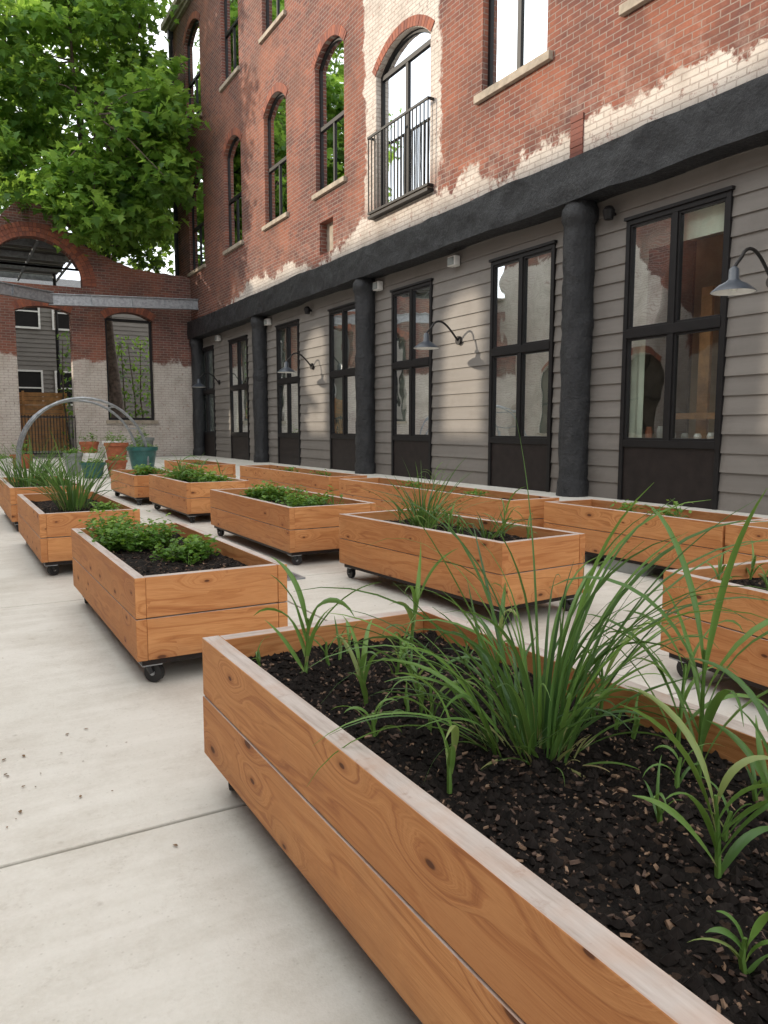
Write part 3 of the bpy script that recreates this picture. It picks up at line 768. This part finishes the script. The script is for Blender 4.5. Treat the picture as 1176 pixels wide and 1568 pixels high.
seedling(1.4,1.75,S,.25,6,.016);seedling(1.1,1.85,S,.13,5,.013);seedling(.84,1.5,S,.12,5,.012);seedling(1.43,1.12,S,.33,7,.017)
for k in range(16): seedling(U(.8,1.4),U(.6,2.2),S,U(.06,.14),4,.009,"grass_sprout")
herb("herb_plant",.98,4.75,S,.25,.17,950,.04);herb("herb_plant",1.15,4.2,S,.15,.12,420,.04);herb("herb_plant",.9,5.05,S,.17,.2,420,.04)
for k in range(8): herb("herb_sprout",U(.8,1.3),U(3.6,5.1),S,.06,.06,30,.03)
clump("ornamental_grass",.98,7.3,S,110,(.35,.8),(.009,.014),.12,(.02,.7),(.2,1.4));herb("herb_plant",1.15,6.8,S,.15,.08,200,.04)
clump("ornamental_grass",.85,10.2,S,130,(.35,.75),(.010,.017),.25,(.02,.6),(.2,1.2));clump("ornamental_grass",1.15,9.8,S,60,(.3,.5),(.010,.018),.15,(.02,.6),(.2,1.2))
clump("lemongrass_clump",2.98,4.6,S,80,(.25,.62),(.007,.012),.09,(.02,.8),(.2,1.5));clump("lemongrass_clump",3.1,4.0,S,22,(.2,.38),(.008,.013),.08)
for k in range(14): seedling(U(2.8,3.3),U(3.6,5.),S,U(.1,.28),5,.016)
herb("herb_plant",2.85,7.3,S,.3,.14,450,.05);herb("herb_plant",2.9,6.5,S,.25,.10,300,.05)
for k in range(12): herb("herb_sprout",U(2.6,3.1),U(6.,7.8),S,.1,.18,35,.045)
herb("herb_plant",2.85,10.3,S,.35,.2,600,.06);herb("herb_plant",3.0,9.6,S,.25,.12,350,.06)
for k in range(8): seedling(U(2.6,3.2),U(9.3,10.9),S,U(.2,.4),5,.025,"grass_sprout")
herb("herb_plant",2.8,12.5,.4,.3,.14,350,.06)
for (x,y) in ((4.8,11.3),(4.8,10.2),(4.75,7.6),(4.7,6.3),(4.25,14.5),(4.95,4.5),(4.95,4.05)):
    herb("herb_plant",x,y,S,.14,.1,80,.045)
seedling(4.95,3.95,S,.16,5,.02);seedling(4.8,7.2,S,.35,7,.02)
for (x,y) in ((3.05,2.2),(3.2,2.05),(3.35,2.25),(3.1,1.8),(3.4,1.9),(3.3,1.5)): seedling(x,y,S,U(.12,.2),6,.018)
def pot(x,y,r,h,mat,plant=.25):
    e=empty("flower_pot");b=B();b.lathe((x,y,0.002),[(0,0),(r*.7,0),(r*.95,h*.85),(r*1.05,h*.86),(r*1.05,h),(r*.9,h),(r*.88,h*.85),(0,h*.85)],mat,20);b.build("pot",e,smooth=True)
    o=herb("foliage",x,y,h*.85,r*1.0,plant,90,.08);o.parent=e
pot(2.95,18.6,.28,.36,'teal',.15);pot(3.5,18.7,.24,.40,'terra',.18);pot(2.7,19.8,.22,.55,'greypot',.2);pot(1.2,21.,.25,.4,'white',.15);pot(4.5,20.5,.38,.66,'teal',.2)
pot(4.9,22.5,.3,.5,'greypot',.3);pot(5.6,26,.35,.6,'greypot',.5);pot(1.9,24,.3,.4,'terra',.4);pot(5.2,28,.4,.7,'white',.4)
pot(3.3,21.2,.25,.5,'white',.25);pot(4.6,24.5,.35,.7,'terra',.5);pot(6.4,29,.4,.8,'greypot',.6);pot(4.2,27,.3,.7,'terra',.7)
e=empty("hoop_trellis");b=B()
def hoop(y,dx=0):
    pts=[];r=1.52;cx=3.05+dx
    pts.append((cx-r,y,0));
    for k in range(25):
        a=math.pi*(1-k/24);pts.append((cx+r*math.cos(a),y,.38+r*math.sin(a)))
    pts.append((cx+r,y,0));return pts
h1,h2=hoop(20.2),hoop(22.0,.1)
for h in (h1,h2,hoop(20.5,.05),hoop(22.3,.15)): b.tube(h,.03,'steel',8)
for k in (5,9,13,17,21): b.tube([h1[k],h2[k]],.02,'steel',6)
b.build("hoops",e,smooth=True)
b=B()
def lit(x,y,s):
    rot=Matrix.Rotation(U(0,6.28),3,'Z')@Matrix.Rotation(U(-.08,.08),3,'X')
    pts=[Vector((x,y,.0025+s*.08))+rot@Vector(p) for p in ((0,0,0),(s*.4,-s*.25,.02*s),(s*.8,-s*.2,.01*s),(s,0,0),(s*.5,s*.3,.03*s))];b.face(pts,'litter')
for _ in range(26): lit(random.gauss(.22,.2),random.gauss(2.75,.22),U(.006,.022))
for _ in range(110): lit(U(-1.5,4.5),U(.8,16),U(.004,.02))
for _ in range(40): lit(random.gauss(2.5,.3),random.gauss(5.,.5),U(.005,.015))
b.build("leaf_litter")
# ------------------------------------------------------------------ tree
def make_tree(base,blobs,nleaf,rule,top=8.2,nl=18,S0=(.26,.46)):
    e=empty("maple_tree");w=B();L=B()
    bx,by=base
    trunk=[(bx,by,-.1),(bx+.15,by,2.),(bx-.1,by-.05,4.5),(bx-.3,by-.1,top-1),(bx-.4,by-.2,top+1.5)]
    w.tube(trunk,[.34,.27,.24,.2,.15],'bark',12)
    w.tube([(bx+.1,by,1.6),(bx-.5,by-.1,3.6),(bx-.9,by-.2,6.5),(bx-1.4,by-.3,8.6)],[.16,.13,.11,.08],'bark',8)
    cl=[]
    for (C,Rad,ncl,zmin) in blobs:
        tries=0;k=0
        while k<ncl and tries<8000:
            tries+=1
            v=Vector((random.gauss(0,1),random.gauss(0,1),random.gauss(0,1))).normalized()*(R()**.38)
            c=Vector((C[0]+v.x*Rad[0],C[1]+v.y*Rad[1],C[2]+v.z*Rad[2]))
            if c.z<zmin or not rule(c):continue
            if any((c-q).length<.85 for q in cl):continue
            cl.append(c);k+=1
    limbs=random.sample(cl,nl);nodes=[]
    for c in limbs:
        s=Vector(trunk[3]).lerp(Vector(trunk[4]),R());m1=s.lerp(c,.4)+Vector((U(-.4,.4),U(-.4,.4),U(.2,.9)));m2=s.lerp(c,.75)+Vector((U(-.4,.4),U(-.4,.4),U(.1,.6)))
        w.tube([s,m1,m2,c],[.13,.09,.06,.025],'bark',7);nodes+=[m1,m2,c,m1.lerp(m2,.5),m2.lerp(c,.5)]
    for c in cl:
        q=min(nodes,key=lambda n:(n-c).length)
        w.tube([q,q.lerp(c,.5)+Vector((0,0,.2)),c],[.035,.025,.012],'bark',5)
    shp=[(0,0),(.18,-.42),(.34,-.22),(.55,-.5),(.62,-.2),(1,0),(.62,.2),(.55,.5),(.34,.22),(.18,.42)]
    for c in cl:
        rx=U(.8,1.4);rz=rx*U(.45,.7);tone=U(-.25,.3)
        for _ in range(nleaf):
            v=Vector((random.gauss(0,1),random.gauss(0,1),random.gauss(0,1))).normalized()*(U(.3,1.1))
            p=c+Vector((v.x*rx,v.y*rx,v.z*rz))
            if not rule(p):continue
            s=U(*S0)
            rot=Matrix.Rotation(U(0,6.28),3,'Z')@Matrix.Rotation(U(-.2,1.1),3,'Y')@Matrix.Rotation(U(-.6,.6),3,'X')
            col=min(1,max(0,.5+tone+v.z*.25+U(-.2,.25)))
            pts=[p+rot@Vector((q[0]*s,q[1]*s,abs(q[1])*s*.25-q[0]*q[0]*s*.15)) for q in shp]
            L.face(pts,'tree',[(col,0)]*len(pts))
    w.build("trunk_and_limbs",e,smooth=True);L.build("foliage",e)
def rule(c): return not(c.x>8.95 and c.y<34.3) and not(31.6<c.y<32.9 and c.z<7.9 and c.x<9) and not(c.y>32 and c.z<9.1 and c.x<5.6) and not(c.y>32 and c.z<7.5) and not (c.x>8.2+.25*(34-c.y) and c.z>15.6)
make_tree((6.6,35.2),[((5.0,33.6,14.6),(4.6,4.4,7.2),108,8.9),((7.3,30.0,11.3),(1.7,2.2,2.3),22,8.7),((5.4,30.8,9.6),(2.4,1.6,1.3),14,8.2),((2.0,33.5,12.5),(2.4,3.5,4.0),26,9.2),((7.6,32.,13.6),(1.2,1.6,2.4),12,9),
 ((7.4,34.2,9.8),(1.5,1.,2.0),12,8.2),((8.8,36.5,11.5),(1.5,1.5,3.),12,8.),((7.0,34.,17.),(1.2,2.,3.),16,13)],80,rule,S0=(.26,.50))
# shrub mass behind the wall opening
b=B()
for _ in range(1500):
    p=Vector((U(4.9,9.3),U(37.5,39.5),U(.1,5.6)));s=U(.15,.32);rot=Matrix.Rotation(U(0,6.28),3,'Z')@Matrix.Rotation(U(-.2,1.2),3,'Y')
    c=U(0,.45);b.face([p+rot@Vector(q) for q in ((0,0,0),(s*.4,-s*.3,0),(s,0,-.1*s),(s*.4,s*.3,0))],'tree',[(c,0)]*4)
for k in range(9):
    x=5.2+k*.5;b.tube([(x,38.5,0),(x+U(-.3,.3),38.5,2.5),(x+U(-.4,.4),38.4,5.2)],[.05,.035,.015],'bark',6)
b.build("background_shrubs")
# ------------------------------------------------------------------ light
d=Vector((1,-.75,-.42)).normalized()
sun=bpy.data.lights.new("sun","SUN");sun.energy=4.2;sun.angle=math.radians(1.);sun.color=(1,.87,.70)
so=bpy.data.objects.new("sun",sun);scene.collection.objects.link(so);so.rotation_euler=d.to_track_quat('-Z','Y').to_euler();so.location=(-20,30,30)
w=bpy.data.worlds.new("World");scene.world=w;w.use_nodes=True;nt=w.node_tree;nt.nodes.clear()
sky=nt.nodes.new("ShaderNodeTexSky");sky.sky_type='NISHITA';sky.sun_disc=False;sky.sun_elevation=math.asin(-d.z)
sky.sun_rotation=math.atan2(-d.x,-d.y)
tc=nt.nodes.new("ShaderNodeTexCoord");nz=nt.nodes.new("ShaderNodeTexNoise");nz.inputs["Scale"].default_value=2.2;nz.inputs["Detail"].default_value=6
nt.links.new(tc.outputs["Generated"],nz.inputs["Vector"])
rp=nt.nodes.new("ShaderNodeValToRGB");rp.color_ramp.elements[0].position=.35;rp.color_ramp.elements[0].color=(14,15,16.4,1);rp.color_ramp.elements[1].position=.65;rp.color_ramp.elements[1].color=(23,22.7,21.6,1)
nt.links.new(nz.outputs["Fac"],rp.inputs[0])
mx=nt.nodes.new("ShaderNodeMix");mx.data_type='RGBA';mx.inputs[0].default_value=.85
nt.links.new(sky.outputs[0],mx.inputs[6]);nt.links.new(rp.outputs[0],mx.inputs[7])
bg=nt.nodes.new("ShaderNodeBackground");bg.inputs[1].default_value=.12;nt.links.new(mx.outputs[2],bg.inputs[0])
wo=nt.nodes.new("ShaderNodeOutputWorld");nt.links.new(bg.outputs[0],wo.inputs[0])
# ------------------------------------------------------------------ camera
cam=bpy.data.cameras.new("camera");co=bpy.data.objects.new("camera",cam);scene.collection.objects.link(co)
co.location=(0,0,1.16);co.rotation_euler=(math.radians(90-6.33),0,math.radians(-30))
cam.sensor_fit='VERTICAL';cam.sensor_height=36;cam.lens=36*1162/1568;cam.clip_end=2000;cam.clip_start=.02
scene.camera=co
scene.view_settings.view_transform='Standard';scene.view_settings.look='None';scene.view_settings.exposure=0
